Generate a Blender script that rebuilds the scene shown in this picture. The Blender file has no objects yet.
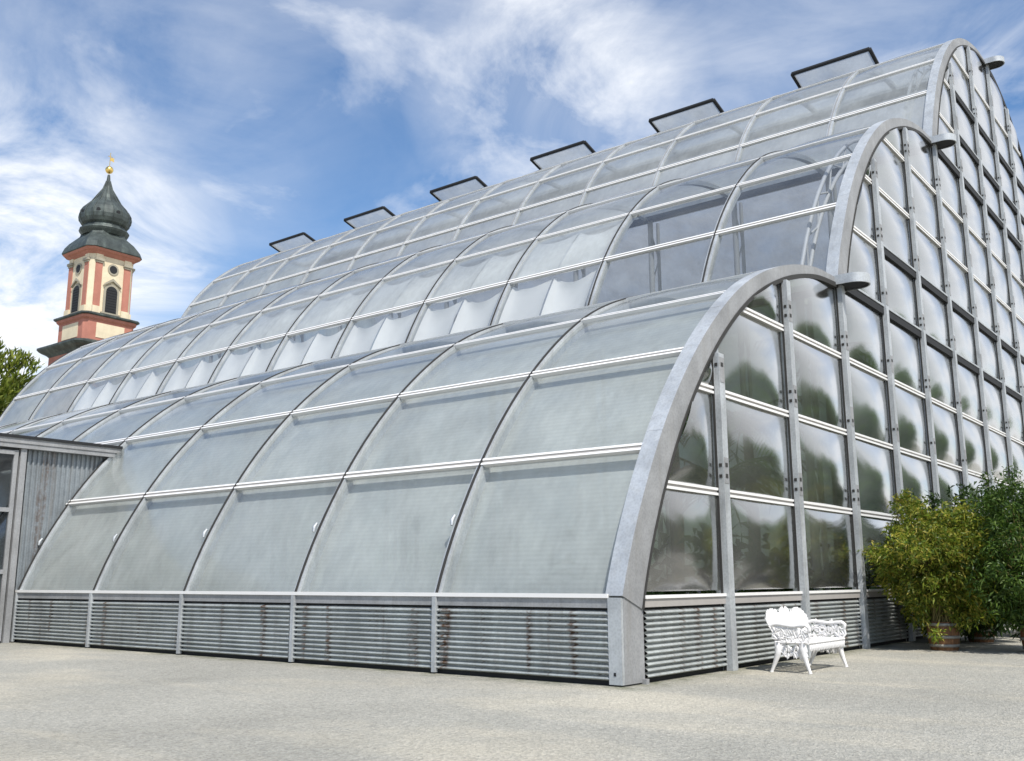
import bpy, math, random
from mathutils import Vector, Matrix
U = 1.08                      # overall size factor applied at the very end (metres)
rnd = random.Random(7)
sc = bpy.context.scene
col = sc.collection
PI = math.pi

# ------------------------------------------------------------------ helpers
class MB:
    """collects faces and links them as ONE mesh object"""
    def __init__(s): s.v = []; s.f = []; s.m = []; s.sm = []
    def face(s, pts, m=0, smooth=False):
        i = len(s.v); s.v += [tuple(p) for p in pts]; s.f.append(tuple(range(i, i+len(pts)))); s.m.append(m); s.sm.append(smooth)
    def grid(s, rows, m=0, smooth=True, flip=False, closed=False):
        i = len(s.v); n = len(rows[0])
        for r in rows: s.v += [tuple(p) for p in r]
        for a in range(len(rows)-1):
            for b in range(n if closed else n-1):
                c = (b+1) % n
                q = (i+a*n+b, i+a*n+c, i+(a+1)*n+c, i+(a+1)*n+b)
                s.f.append(q[::-1] if flip else q); s.m.append(m); s.sm.append(smooth)
    def box(s, x0, x1, y0, y1, z0, z1, m=0):
        i = len(s.v)
        s.v += [(x0,y0,z0),(x1,y0,z0),(x1,y1,z0),(x0,y1,z0),(x0,y0,z1),(x1,y0,z1),(x1,y1,z1),(x0,y1,z1)]
        for q in ((3,2,1,0),(4,5,6,7),(0,1,5,4),(1,2,6,5),(2,3,7,6),(3,0,4,7)):
            s.f.append(tuple(i+k for k in q)); s.m.append(m); s.sm.append(False)
    def tube(s, pts, r, n=8, m=0, caps=True):
        pts = [Vector(p) for p in pts]
        rs = r if isinstance(r, (list, tuple)) else [r]*len(pts)
        rows = []; up = None
        for k, p in enumerate(pts):
            t = (pts[min(k+1, len(pts)-1)]-pts[max(k-1, 0)])
            if t.length < 1e-9: t = Vector((0,0,1))
            t.normalize()
            if up is None: up = t.orthogonal().normalized()
            else:
                up = up-t*up.dot(t)
                up = up.normalized() if up.length > 1e-6 else t.orthogonal().normalized()
            w = t.cross(up)
            rows.append([p+(up*math.cos(2*PI*a/n)+w*math.sin(2*PI*a/n))*rs[k] for a in range(n)])
        s.grid(rows, m, True, False, True)
        if caps:
            s.face(rows[0][::-1], m); s.face(rows[-1], m)
    def lathe(s, prof, c, n=24, m=0, rot=0.0):
        rows = [[(c[0]+r*math.cos(2*PI*a/n+rot), c[1]+r*math.sin(2*PI*a/n+rot), c[2]+z) for a in range(n)] for r, z in prof]
        s.grid(rows, m, True, False, True)
    def prism(s, poly, z0, z1, m=0):
        n = len(poly)
        s.face([(x,y,z1) for x, y in poly], m); s.face([(x,y,z0) for x, y in poly][::-1], m)
        for i in range(n):
            a, b = poly[i], poly[(i+1) % n]
            s.face([(a[0],a[1],z0),(b[0],b[1],z0),(b[0],b[1],z1),(a[0],a[1],z1)], m)
    def build(s, name, mats, parent=None):
        me = bpy.data.meshes.new(name); me.from_pydata(s.v, [], s.f)
        for m in (mats if isinstance(mats, (list, tuple)) else [mats]): me.materials.append(m)
        for p, mi, sm in zip(me.polygons, s.m, s.sm): p.material_index = mi; p.use_smooth = sm
        me.update()
        o = bpy.data.objects.new(name, me); col.objects.link(o)
        if parent: o.parent = parent
        return o

def tag(o, label=None, cat=None, group=None, kind=None):
    for k, v in (('label', label), ('category', cat), ('group', group), ('kind', kind)):
        if v: o[k] = v
    return o
def empty(name, loc=(0,0,0), rz=0.0):
    o = bpy.data.objects.new(name, None); o.empty_display_size = .3
    col.objects.link(o); o.location = loc; o.rotation_euler = (0,0,rz); return o
def copy_tree(o, parent=None):
    c = o.copy(); col.objects.link(c); c.parent = parent
    for ch in [x for x in bpy.data.objects if x.parent == o]: copy_tree(ch, c)
    return c

# ------------------------------------------------------------------ materials
class NT:
    def __init__(s, name):
        s.mat = bpy.data.materials.new(name); s.mat.use_nodes = True
        s.t = s.mat.node_tree; s.t.nodes.clear()
        s.out = s.n('ShaderNodeOutputMaterial')
    def n(s, typ, **kw):
        nd = s.t.nodes.new(typ)
        for k, v in kw.items():
            if hasattr(nd, k): setattr(nd, k, v)
            else: nd.inputs[k].default_value = v
        return nd
    def l(s, a, b): s.t.links.new(a, b)
    def coord(s, scale=(1,1,1), which='Object'):
        tc = s.n('ShaderNodeTexCoord'); mp = s.n('ShaderNodeMapping'); mp.inputs['Scale'].default_value = scale
        s.l(tc.outputs[which], mp.inputs['Vector']); return mp.outputs['Vector']
    def noise(s, vec, scale=5, detail=4, rough=.55, dist=0):
        n = s.n('ShaderNodeTexNoise'); n.inputs['Scale'].default_value = scale; n.inputs['Detail'].default_value = detail
        n.inputs['Roughness'].default_value = rough; n.inputs['Distortion'].default_value = dist
        s.l(vec, n.inputs['Vector']); return n.outputs['Fac']
    def ramp(s, fac, stops, interp='LINEAR'):
        r = s.n('ShaderNodeValToRGB'); e = r.color_ramp.elements; r.color_ramp.interpolation = interp
        while len(e) < len(stops): e.new(.5)
        for k, (p, c) in enumerate(stops):
            e[k].position = p; e[k].color = (c, c, c, 1) if isinstance(c, (int, float)) else (*c, 1)
        s.l(fac, r.inputs['Fac']); return r.outputs['Color']
    def mix(s, fac, a, b, mode='MIX'):
        m = s.n('ShaderNodeMix'); m.data_type = 'RGBA'; m.blend_type = mode
        for i, v in ((0, fac), (6, a), (7, b)):
            if hasattr(v, 'node'): s.l(v, m.inputs[i])
            else: m.inputs[i].default_value = v if i == 0 else (*v, 1)
        return m.outputs[2]
    def math(s, op, a, b=None):
        m = s.n('ShaderNodeMath'); m.operation = op
        for i, v in enumerate((a, b)):
            if v is None: continue
            if hasattr(v, 'node'): s.l(v, m.inputs[i])
            else: m.inputs[i].default_value = v
        return m.outputs[0]
    def bump(s, h, strength=.3, dist=.02):
        b = s.n('ShaderNodeBump'); b.inputs['Strength'].default_value = strength; b.inputs['Distance'].default_value = dist
        s.l(h, b.inputs['Height']); return b.outputs['Normal']
    def bsdf(s, color, rough=.6, metal=0.0, normal=None, spec=.4):
        p = s.n('ShaderNodeBsdfPrincipled')
        for nm, v in (('Base Color', color), ('Roughness', rough), ('Metallic', metal), ('Specular IOR Level', spec)):
            if hasattr(v, 'node'): s.l(v, p.inputs[nm])
            else: p.inputs[nm].default_value = (*v, 1) if isinstance(v, tuple) else v
        if normal: s.l(normal, p.inputs['Normal'])
        return p
    def done(s, node):
        s.l(node.outputs[0], s.out.inputs['Surface']); return s.mat

def simple(name, c, rough=.6, metal=0, var=.12, scale=6, bump=.0):
    t = NT(name); v = t.coord(); n = t.noise(v, scale, 5)
    colr = t.mix(n, tuple(x*(1-var) for x in c), tuple(min(1, x*(1+var)) for x in c))
    nm = t.bump(n, bump, .02) if bump else None
    return t.done(t.bsdf(colr, rough, metal, nm))

M = {}
def metal_mat(name, c, rough=.5, metal=.55, streak=.0, rust=0.0):
    t = NT(name); v = t.coord()
    vo = t.n('ShaderNodeTexVoronoi'); vo.inputs['Scale'].default_value = 28; t.l(v, vo.inputs['Vector'])
    sp = t.ramp(vo.outputs['Distance'], [(0, .88), (.7, 1.08)])
    big = t.ramp(t.noise(v, 1.3, 6, .65), [(.3, .72), (.7, 1.1)])
    cc = t.mix(1, t.mix(1, c, sp, 'MULTIPLY'), big, 'MULTIPLY')
    st = t.ramp(t.noise(t.coord((9, 9, .7)), 1.0, 5, .6), [(.5, 0), (.72, 1)])
    cc = t.mix(t.math('MULTIPLY', st, .28+streak), cc, (.23, .22, .2))
    if rust:
        rs = t.ramp(t.noise(t.coord((2.2, 2.2, .12)), 1.4, 4, .6), [(.55, 0), (.63, 1)])
        fine = t.ramp(t.noise(v, 14, 4), [(.35, 0), (.6, 1)])
        cc = t.mix(t.math('MULTIPLY', t.math('MULTIPLY', rs, fine), rust), cc, (.12, .06, .03))
    rg = t.ramp(t.noise(v, 9, 4), [(.3, rough-.1), (.7, rough+.12)])
    return t.done(t.bsdf(cc, rg, metal, t.bump(t.noise(v, 18, 4), .08, .01)))
M['steel'] = metal_mat('galvanised_steel', (.50, .525, .54), .5, .35)
M['steel_dull'] = metal_mat('dull_galvanised_steel', (.33, .335, .34), .6, .2, .15)
M['corr'] = metal_mat('corrugated_sheet', (.47, .50, .49), .45, .4, .15, .95)
M['clad'] = metal_mat('vertical_cladding', (.27, .30, .32), .5, .35, .35, .5)
M['white'] = simple('white_aluminium', (.80, .79, .77), .35, 0, .05, 4)
M['gasket'] = simple('black_rubber', (.035, .034, .032), .7, 0, .3, 9)
M['dark'] = simple('dark_metal', (.016, .017, .019), .7, 0, .2, 5)
M['greybar'] = simple('grey_bar', (.36, .34, .32), .5, 0, .1, 5)
M['truss'] = simple('truss_paint', (.42, .43, .45), .5, 0, .08, 5)
M['castiron'] = simple('white_cast_iron', (.74, .73, .72), .5, 0, .13, 22, .25)
M['soil'] = simple('soil', (.10, .08, .06), .95, 0, .4, 3, .5)
M['cloth'] = None

def glass_mat(name, milk, milk_col, clear, refl, tint, rough=.06, lines=True, bumpw=.25):
    """sheet glazing: part milky (diffuse + translucent), part see-through, with a Fresnel gloss"""
    t = NT(name); v = t.coord()
    dirt = t.ramp(t.noise(v, 1.1, 6, .65), [(.3, .82), (.72, 1.08)])
    rain = t.ramp(t.noise(t.coord((7, 5, .6)), 1.0, 4, .6), [(.35, .93), (.7, 1.05)])
    oi = t.n('ShaderNodeObjectInfo'); pv_ = t.ramp(oi.outputs['Random'], [(0, .90), (1, 1.06)])
    mc = t.mix(1, t.mix(1, t.mix(1, milk_col, dirt, 'MULTIPLY'), rain, 'MULTIPLY'), pv_, 'MULTIPLY')
    if lines:
        wv = t.n('ShaderNodeTexWave'); wv.wave_type = 'BANDS'; wv.bands_direction = 'Z'
        wv.inputs['Scale'].default_value = 4.6; wv.inputs['Distortion'].default_value = .8; t.l(v, wv.inputs['Vector'])
        mc = t.mix(1, mc, t.ramp(wv.outputs['Fac'], [(.2, .965), (.8, 1.02)]), 'MULTIPLY')
    d = t.n('ShaderNodeBsdfDiffuse'); t.l(mc, d.inputs['Color'])
    tr = t.n('ShaderNodeBsdfTranslucent'); t.l(mc, tr.inputs['Color'])
    m1 = t.n('ShaderNodeMixShader'); m1.inputs[0].default_value = .45
    t.l(d.outputs[0], m1.inputs[1]); t.l(tr.outputs[0], m1.inputs[2])
    tp = t.n('ShaderNodeBsdfTransparent'); tp.inputs['Color'].default_value = (*tint, 1)
    m2 = t.n('ShaderNodeMixShader')
    mf = t.math('MULTIPLY', t.ramp(t.noise(v, .9, 5, .6), [(.25, .75), (.75, 1.15)]), milk)
    t.l(mf, m2.inputs[0]); t.l(tp.outputs[0], m2.inputs[1]); t.l(m1.outputs[0], m2.inputs[2])
    h = t.noise(v, .8, 2, .5)
    if lines:
        w = t.n('ShaderNodeTexWave'); w.wave_type = 'BANDS'; w.bands_direction = 'Z'
        w.inputs['Scale'].default_value = 5.0; w.inputs['Distortion'].default_value = .6; t.l(v, w.inputs['Vector'])
        h = t.math('ADD', t.math('MULTIPLY', w.outputs['Fac'], .02), h)
    g = t.n('ShaderNodeBsdfGlossy'); g.inputs['Roughness'].default_value = rough
    t.l(t.bump(h, bumpw, .12), g.inputs['Normal'])
    lw = t.n('ShaderNodeLayerWeight'); lw.inputs['Blend'].default_value = .5
    ff = t.math('ADD', t.math('MULTIPLY', t.math('POWER', lw.outputs['Facing'], 4.0), .9), .045)
    ff = t.math('MINIMUM', t.math('MULTIPLY', ff, refl), .9)
    m3 = t.n('ShaderNodeMixShader'); t.l(ff, m3.inputs[0]); t.l(m2.outputs[0], m3.inputs[1]); t.l(g.outputs[0], m3.inputs[2])
    return t.done(m3)
M['milky'] = glass_mat('milky_film', .90, (.76, .785, .755), .3, 1.0, (.80, .86, .84), .18, True, .08)
M['clear'] = glass_mat('clear_film', .17, (.68, .71, .72), .6, 1.0, (.93, .95, .96), .10, False, .06)
M['back'] = glass_mat('shaded_back_film', .88, (.46, .48, .52), .3, .8, (.7, .75, .8), .2, False, .05)  # darker milky film, interior shade put into its colour
M['outer'] = glass_mat('outer_film', .16, (.72, .75, .71), .6, 1.0, (.95, .97, .97), .14, True, .06)
M['top'] = glass_mat('hazy_film', .60, (.70, .73, .72), .6, 1.0, (.86, .89, .91), .14, False, .06)
M['gable'] = glass_mat('gable_film', .24, (.58, .58, .56), .5, 2.9, (.27, .33, .25), .135, False, .05)
M['door_glass'] = glass_mat('door_glass', .08, (.4, .42, .43), .6, 1.2, (.55, .58, .60), .04, False, .05)

def cloth_mat():
    t = NT('white_curtain'); v = t.coord(); n = t.noise(v, 3, 4)
    c = t.mix(n, (.72, .72, .71), (.82, .82, .81))
    d = t.n('ShaderNodeBsdfDiffuse'); t.l(c, d.inputs[0]); tr = t.n('ShaderNodeBsdfTranslucent'); t.l(c, tr.inputs[0])
    m = t.n('ShaderNodeMixShader'); m.inputs[0].default_value = .22
    t.l(d.outputs[0], m.inputs[1]); t.l(tr.outputs[0], m.inputs[2]); return t.done(m)
M['cloth'] = cloth_mat()
M['flap'] = glass_mat('flap_film', .75, (.55, .58, .60), .3, .8, (.8, .85, .9), .2, False, .05)

def leaf_mat(name, stops, trans=.35):
    t = NT(name); g = t.n('ShaderNodeNewGeometry')
    c = t.ramp(g.outputs['Random Per Island'], stops)
    n = t.ramp(t.noise(t.coord(), .9, 3), [(.3, .65), (.7, 1.25)])
    c = t.mix(1, c, n, 'MULTIPLY')
    p = t.bsdf(c, .45, 0, None, .35)
    tr = t.n('ShaderNodeBsdfTranslucent'); t.l(c, tr.inputs[0])
    m = t.n('ShaderNodeMixShader'); m.inputs[0].default_value = trans
    t.l(p.outputs[0], m.inputs[1]); t.l(tr.outputs[0], m.inputs[2]); return t.done(m)
M['leaf_olive'] = leaf_mat('olive_leaves', [(0, (.06, .11, .014)), (.45, (.17, .23, .02)), (.8, (.32, .32, .04)), (1, (.42, .34, .07))])
M['leaf_bright'] = leaf_mat('bright_leaves', [(0, (.025, .065, .010)), (.5, (.06, .12, .016)), (1, (.13, .20, .03))])
M['leaf_dark'] = leaf_mat('dark_leaves', [(0, (.02, .045, .012)), (.6, (.04, .08, .018)), (1, (.07, .11, .025))])
M['leaf_lime'] = leaf_mat('lime_leaves', [(0, (.07, .11, .012)), (.5, (.16, .21, .025)), (1, (.30, .33, .06))])
M['leaf_tree'] = leaf_mat('tree_leaves', [(0, (.06, .13, .012)), (.6, (.13, .25, .02)), (1, (.20, .34, .035))])
M['bark'] = simple('bark', (.14, .10, .07), .9, 0, .4, 12, .6)
M['stem'] = simple('cane', (.20, .17, .06), .7, 0, .3, 20)

def barrel_mat():
    t = NT('barrel_wood'); n = t.noise(t.coord((6, 6, .8)), 3, 5, .6)
    return t.done(t.bsdf(t.ramp(n, [(.3, (.10, .045, .018)), (.7, (.26, .13, .06))]), .7, 0, t.bump(n, .4, .02)))
M['barrel'] = barrel_mat()
M['hoop'] = simple('barrel_hoop', (.30, .29, .26), .55, .4, .35, 12)

def gravel_mat():
    t = NT('pale_gravel'); v = t.coord()
    fine = t.noise(v, 60, 3, .7); mid = t.noise(v, 9, 5, .65); grit = t.noise(v, 30, 5, .75)
    c = t.mix(t.ramp(fine, [(.3, 0), (.7, 1)]), (.30, .292, .262), (.60, .585, .53))
    c = t.mix(t.ramp(grit, [(.46, 0), (.62, .7)]), c, (.33, .322, .288))
    c = t.mix(t.ramp(mid, [(.42, 0), (.64, .6)]), c, (.33, .328, .30))
    patch = t.noise(t.coord((.35, .8, 1)), .55, 6, .62, .4)
    c = t.mix(t.math('MULTIPLY', t.ramp(patch, [(.46, 0), (.60, 1)]), .6), c, (.56, .52, .43))
    worn = t.noise(t.coord((.9, .25, 1)), .5, 7, .65, .6)          # scuffed, raked streaks
    c = t.mix(t.math('MULTIPLY', t.ramp(worn, [(.47, 0), (.62, 1)]), .32), c, (.31, .308, .28))
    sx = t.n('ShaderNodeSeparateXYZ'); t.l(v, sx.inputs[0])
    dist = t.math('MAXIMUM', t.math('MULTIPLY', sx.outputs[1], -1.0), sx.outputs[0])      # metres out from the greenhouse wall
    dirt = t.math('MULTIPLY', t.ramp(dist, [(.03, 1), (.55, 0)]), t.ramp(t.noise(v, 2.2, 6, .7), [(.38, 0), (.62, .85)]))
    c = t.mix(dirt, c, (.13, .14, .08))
    gr = t.ramp(t.noise(v, .22, 5, .6), [(.35, .93), (.7, 1.17)])
    c = t.mix(1, c, (1.02, 1.01, .975), 'MULTIPLY')
    c = t.mix(1, c, gr, 'MULTIPLY')
    vo = t.n('ShaderNodeTexVoronoi'); vo.inputs['Scale'].default_value = 40; t.l(v, vo.inputs['Vector'])
    c = t.mix(1, c, t.ramp(vo.outputs['Color'], [(.1, .80), (.9, 1.18)]), 'MULTIPLY')
    h = t.math('ADD', t.math('MULTIPLY', vo.outputs['Distance'], .6), t.math('ADD', fine, t.math('MULTIPLY', mid, 1.6)))
    return t.done(t.bsdf(c, .95, 0, t.bump(h, .9, .025), .2))
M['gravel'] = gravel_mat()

# ------------------------------------------------------------------ greenhouse profile (y across the gable, z up)
def catmull(pts, per=8, start=None):
    out = []
    P = [Vector(p) for p in pts]; P = [Vector(start) if start else 2*P[0]-P[1]]+P+[2*P[-1]-P[-2]]
    for i in range(1, len(P)-2):
        for k in range(per):
            t = k/per; a, b, c, d = P[i-1:i+3]
            out.append(.5*((2*b)+(c-a)*t+(2*a-5*b+4*c-d)*t*t+(-a+3*b-3*c+d)*t**3))
    out.append(P[-2]); return out
CTRL = [(0,1.05),(.97,2.99),(2.23,4.55),(3.74,5.78),(5.3,6.53),(6.9,6.95),(8.29,7.05)]
BASE = [Vector((p.x, p.y)) for p in catmull([(y, z, 0) for y, z in CTRL], 8, (-.50, -1.25, 0))]
TY, TZ = 8.29, 5.99           # each tier steps in and up by this
def tier_path(t): return [p+Vector((TY*t, TZ*t)) for p in BASE]
def normals(path):
    out = []
    for k in range(len(path)):
        d = (path[min(k+1, len(path)-1)]-path[max(k-1, 0)]).normalized(); out.append(Vector((-d.y, d.x)))
    return out
def arc_bar(mb, path, x0, x1, o0, o1, m=0, x_in=None):
    """sweep a rectangular bar along a (y,z) path; o = offset along the outward normal"""
    ns = normals(path); k = len(path)
    f = lambda o, i: o[i] if isinstance(o, list) else o
    A = [(p+n*f(o0, i), p+n*f(o1, i)) for i, (p, n) in enumerate(zip(path, ns))]
    P = lambda x, q: (x, q.x, q.y)
    mb.grid([[P(x0, b), P(x1, b)] for a, b in A], m, True)
    mb.grid([[P(x1, a), P(x0, a)] for a, b in A], m, True)
    mb.grid([[P(x1, b), P(x1, a)] for a, b in A], m, True)
    mb.grid([[P(x0, a), P(x0, b)] for a, b in A], m, True)
    for a, b in (A[0], A[-1]): mb.face([P(x0, a), P(x1, a), P(x1, b), P(x0, b)], m)
DEPTH = [.45-.34*(i/(len(BASE)-1))**.75 for i in range(len(BASE))]
INNER = [[p-n*d for p, n, d in zip(tier_path(t), normals(BASE), DEPTH)] for t in range(3)]
RIDGE = 3*TY
def z_in(y):
    if y > RIDGE: y = 2*RIDGE-y
    t = min(2, int(y/TY+1e-6))
    P = INNER[t]; lo = -1.0
    if y < P[0].x: return (P[0].y-.05 if t == 0 else INNER[t-1][-1].y) if t else -1
    for a, b in zip(P, P[1:]):
        if a.x <= y <= b.x: return a.y+(b.y-a.y)*(y-a.x)/max(1e-6, b.x-a.x)
    return P[-1].y
NB = 12
XR = [0.0]+[-(3.033+3.012*(k-1)) for k in range(1, NB+1)]
XEND = XR[-1]
BR = [0, 8, 16, 24, 32, 48]   # path indices where the long glazing bars run

# camera numbers (also used to rank which panes show largest)
CAM = Vector((6.51075, -10.47951, 1.25106)); YAW, PITCH, ROLL, FPX = math.radians(38.0607), math.radians(11.4319), math.radians(-.201), 988.1
cy, sy, cp, sp = math.cos(YAW), math.sin(YAW), math.cos(PITCH), math.sin(PITCH)
FWD = Vector((-sy*cp, cy*cp, sp)); RGT = Vector((cy, sy, 0)); UPV = RGT.cross(FWD)
cr, sr = math.cos(ROLL), math.sin(ROLL)
RGT, UPV = cr*RGT+sr*UPV, -sr*RGT+cr*UPV
def pix(p):
    q = Vector(p)-CAM; d = q.dot(FWD)
    if d < .1: return None
    return (512+FPX*q.dot(RGT)/d, 380.5-FPX*q.dot(UPV)/d)
def quad_area(a, b, c, d):
    P = [pix(q) for q in (a, b, c, d)]
    if None in P: return 0
    if not any(0 <= x <= 1024 and 0 <= y <= 761 for x, y in P): return 0
    return abs(sum(P[i][0]*P[(i+1) % 4][1]-P[(i+1) % 4][0]*P[i][1] for i in range(4)))/2

gh = tag(empty('greenhouse', (0,0,0)), 'huge stepped greenhouse of curved steel ribs and film panes on corrugated metal base', 'greenhouse')

# --- roof ribs with their gaskets
for t in range(3):
    P = tier_path(t)
    for k in range(1, NB+1):
        x = XR[k]; mb = MB()
        arc_bar(mb, P, x-.06, x+(.05 if t == 0 else .09), -.235 if t == 0 else -.16, .015)
        if t == 0: mb.box(x-.032, x+.032, -.078, -.012, .02, 1.03)
        rib = mb.build('roof_rib', M['steel'], gh)
        g = MB(); arc_bar(g, P[:-2], x-.016, x+.016, .014, .04); g.build('gasket', M['gasket'] if t < 2 else M['steel_dull'], rib)
        if t == 0:
            b = MB(); q = P[4]; b.tube([(x-.07, q.x-.07, q.y-.03), (x-.085, q.x-.045, q.y+.05), (x-.07, q.x-.0, q.y+.12)], [.02, .035, .02], 6)
            b.build('bracket', M['steel'], rib)

# --- the three big end arches on the gable and the post below the first
for t in range(3):
    P = tier_path(t); mb = MB()
    arc_bar(mb, P, -.23, .02, [-d for d in DEPTH], .04)
    for i in (9, 21, 33, 43):
        d = (P[i+1]-P[i]).normalized()*.007; arc_bar(mb, [P[i]-d, P[i]+d], -.232, .022, -.03, .0425)
    mb.m = [1 if abs(mb.v[f[0]][0]-mb.v[f[2]][0]) < 1e-6 else 0 for f in mb.f]
    a = mb.build('end_arch', [M['steel'], M['steel_dull']], gh)
    lip = MB(); arc_bar(lip, P, -.1, .04, [-d-.012-.045*i/48 for i, d in enumerate(DEPTH)], [-d+.012+.03*i/48 for i, d in enumerate(DEPTH)]); lip.build('lip', M['gasket'], a)  # black lip paints the shadow line along the arch's inner edge
    if t == 2:
        Q = [Vector((2*RIDGE-p.x, p.y)) for p in P][::-1]
        mb = MB(); arc_bar(mb, Q, -.20, .02, [-.16 for d in DEPTH], .04); mb.build('end_arch', M['dark'], gh)
mb = MB()
mb.box(-.19, .0, -.05, .0, .02, 1.04); mb.box(-.02, .005, .0, .46, .02, 1.04, 1)
mb.box(-.12, -.09, -.056, -.05, .12, .16, 2); mb.box(-.02, .06, .40, .47, .0, .06, 1)
mb.build('corner_post', [M['steel'], M['steel_dull'], M['dark']], gh)

# --- gutters with their protruding ends
def gutter(y, z, mat):
    R = .30
    plan = [(XEND, y-R), (.30, y-R)]+[(.30+R*math.sin(a), y-R*math.cos(a)) for a in [PI*i/14 for i in range(1, 14)]]+[(.30, y+R), (XEND, y+R)]
    mb = MB(); n = len(plan)
    mb.grid([[(a, b, z-.09) for a, b in plan], [(a, b, z+.10) for a, b in plan]], 0, True)
    ins = [(a-(.03 if a > .30 else 0), y+(b-y)*.93) for a, b in plan]
    mb.grid([[(a, b, z+.10) for a, b in plan], [(a, b, z+.10) for a, b in ins]], 0, False)
    mb.face([(a, b, z+.06) for a, b in ins], 1); mb.face([(a, b, z-.07) for a, b in ins][::-1], 1)  # underside coloured near-black to stand in for its shade
    mb.grid([[(a, b, z-.09) for a, b in plan], [(a, b, z-.09) for a, b in ins]], 0, False)
    return mb.build('gutter', [mat, M['dark']], gh)
for t in range(3): gutter(TY*(t+1)+.10, 7.0+TZ*t, M['steel'])

# --- long white double bars along the roof
for t in range(3):
    P = tier_path(t); N = normals(P)
    for bi in BR[1:-1]:
        p, n = P[bi], N[bi]; d = Vector((n.y, -n.x)); mb = MB()
        for s_, w_, h_, m_ in ((-.042, .036, .034, 0), (.042, .036, .034, 0), (0, .05, .018, 1)):
            c = p+d*s_; a0, a1 = c-d*(w_/2), c+d*(w_/2)
            q = [a0-n*.05, a1-n*.05, a1+n*h_, a0+n*h_]
            for i in range(4):
                u, v = q[i], q[(i+1) % 4]
                mb.face([(XEND, u.x, u.y), (-.20, u.x, u.y), (-.20, v.x, v.y), (XEND, v.x, v.y)], m_)
        mb.build('glazing_bar', [M['white'], M['greybar']], gh)
# sill along the side: white lip, grey strip, dark gap
mb = MB()
mb.box(XEND, -.185, -.06, .05, 1.035, 1.085, 0); mb.box(XEND, -.185, -.035, .05, .915, 1.035, 1); mb.box(XEND, -.185, .03, .05, .0, .915, 2)
mb.build('side_sill', [M['white'], M['steel_dull'], M['dark']], gh)

# --- corrugated base panels, one per bay
def corr_rows(z0, z1, amp, per):
    out = []; n = int((z1-z0)/per*8)
    for i in range(n+1):
        z = z0+(z1-z0)*i/n; out.append((z, amp*(2*abs(math.sin(PI*(z-z0)/per+.35*math.sin(PI*(z-z0)/per)**2))**.8-1)))
    return out
CZ = corr_rows(.055, .885, .040, .0692)
for k in range(NB):
    x0 = XR[k+1]+.034; x1 = (XR[k]-.034) if k else -.185
    mb = MB(); mb.grid([[(x0, -o-.01, z), (x1, -o-.01, z)] for z, o in CZ], 0, True)
    mb.build('corrugated_panel', M['corr'], gh)

# --- roof panes
pane_jobs = []
for t in range(3):
    P = tier_path(t); N = normals(P)
    for k in range(NB):
        x0 = XR[k+1]+(.05 if t == 0 else .09); x1 = XR[k]-.06 if k else -.20
        for r in range(5):
            i0, i1 = BR[r], BR[r+1]
            mat = M['milky'] if t == 0 else (M['clear'] if t == 1 and (r == 0 or (r < 3 and k < 2)) and k < 10 else M['top'])
            if t == 0 and r >= 3: mat = M['milky']
            a, b = P[i0], P[i1]
            ar = quad_area((x0, a.x, a.y), (x1, a.x, a.y), (x1, b.x, b.y), (x0, b.x, b.y))
            nn = ((b-a).normalized()); nrm = Vector((0, -nn.y, nn.x)); cen = Vector((x0, (a.x+b.x)/2, (a.y+b.y)/2))
            if nrm.dot(CAM-cen) < 0: ar = 0
            pane_jobs.append((ar, t, k, r, x0, x1, i0, i1, mat))
def pane_grid(mb, P, N, x0, x1, i0, i1, m=0, bulge=.05, off=0.0):
    rows = []; nx = 8
    for i in range(i0, i1+1):
        v = (i-i0)/(i1-i0); row = []
        for j in range(nx+1):
            u = j/nx
            e = min(1, 5*min(u, 1-u))*min(1, 5*min(v, 1-v))
            o = off-.03+.03*e+bulge*math.sin(PI*u)*math.sin(PI*v)
            q = P[i]+N[i]*o; row.append((x0+(x1-x0)*u, q.x, q.y))
        rows.append(row)
    mb.grid(rows, m, True)
pane_jobs.sort(key=lambda j: -j[0])
rest = MB(); rest_mats = [M['milky'], M['clear'], M['top']]
for i, (ar, t, k, r, x0, x1, i0, i1, mat) in enumerate(pane_jobs):
    P = tier_path(t); N = normals(P)
    if i < 98:
        mb = MB(); pane_grid(mb, P, N, x0, x1, i0, i1); pane = mb.build('roof_pane', M['outer'] if t == 0 else mat, gh)
        if t == 0:
            mb = MB(); pane_grid(mb, P, N, x0, x1, i0, i1, 0, -.045, -.155); mb.build('inner_film', M['milky'], pane)
    else: pane_grid(rest, P, N, x0, x1, i0, i1, rest_mats.index(mat))
tag(rest.build('roof_panes', rest_mats, gh), kind='stuff')

# --- back half of the roof (mirror of the front) and the far end wall
for t in range(3):
    P = [Vector((2*RIDGE-p.x, p.y)) for p in tier_path(t)]
    mb = MB(); mb.grid([[(x, p.x, p.y) for x in (XEND, -.3)] for p in P], 0, True); mb.build('back_roof', M['back'], gh)
mb = MB()
ys = [RIDGE*2*i/120 for i in range(121)]
def z_out(y):
    y = min(y, 2*RIDGE-y); t = min(2, int(y/TY+1e-6)); P = tier_path(t)
    for a, b in zip(P, P[1:]):
        if a.x <= y <= b.x: return a.y+(b.y-a.y)*(y-a.x)/max(1e-6, b.x-a.x)
    return P[-1].y
mb.grid([[(XEND, y, 0), (XEND, y, z_out(y))] for y in ys], 0, False); mb.build('far_gable', M['milky'], gh)
mb = MB(); mb.box(XEND, 0, 2*RIDGE-.05, 2*RIDGE, 0, 1.05); mb.build('back_base', M['steel_dull'], gh)

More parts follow.
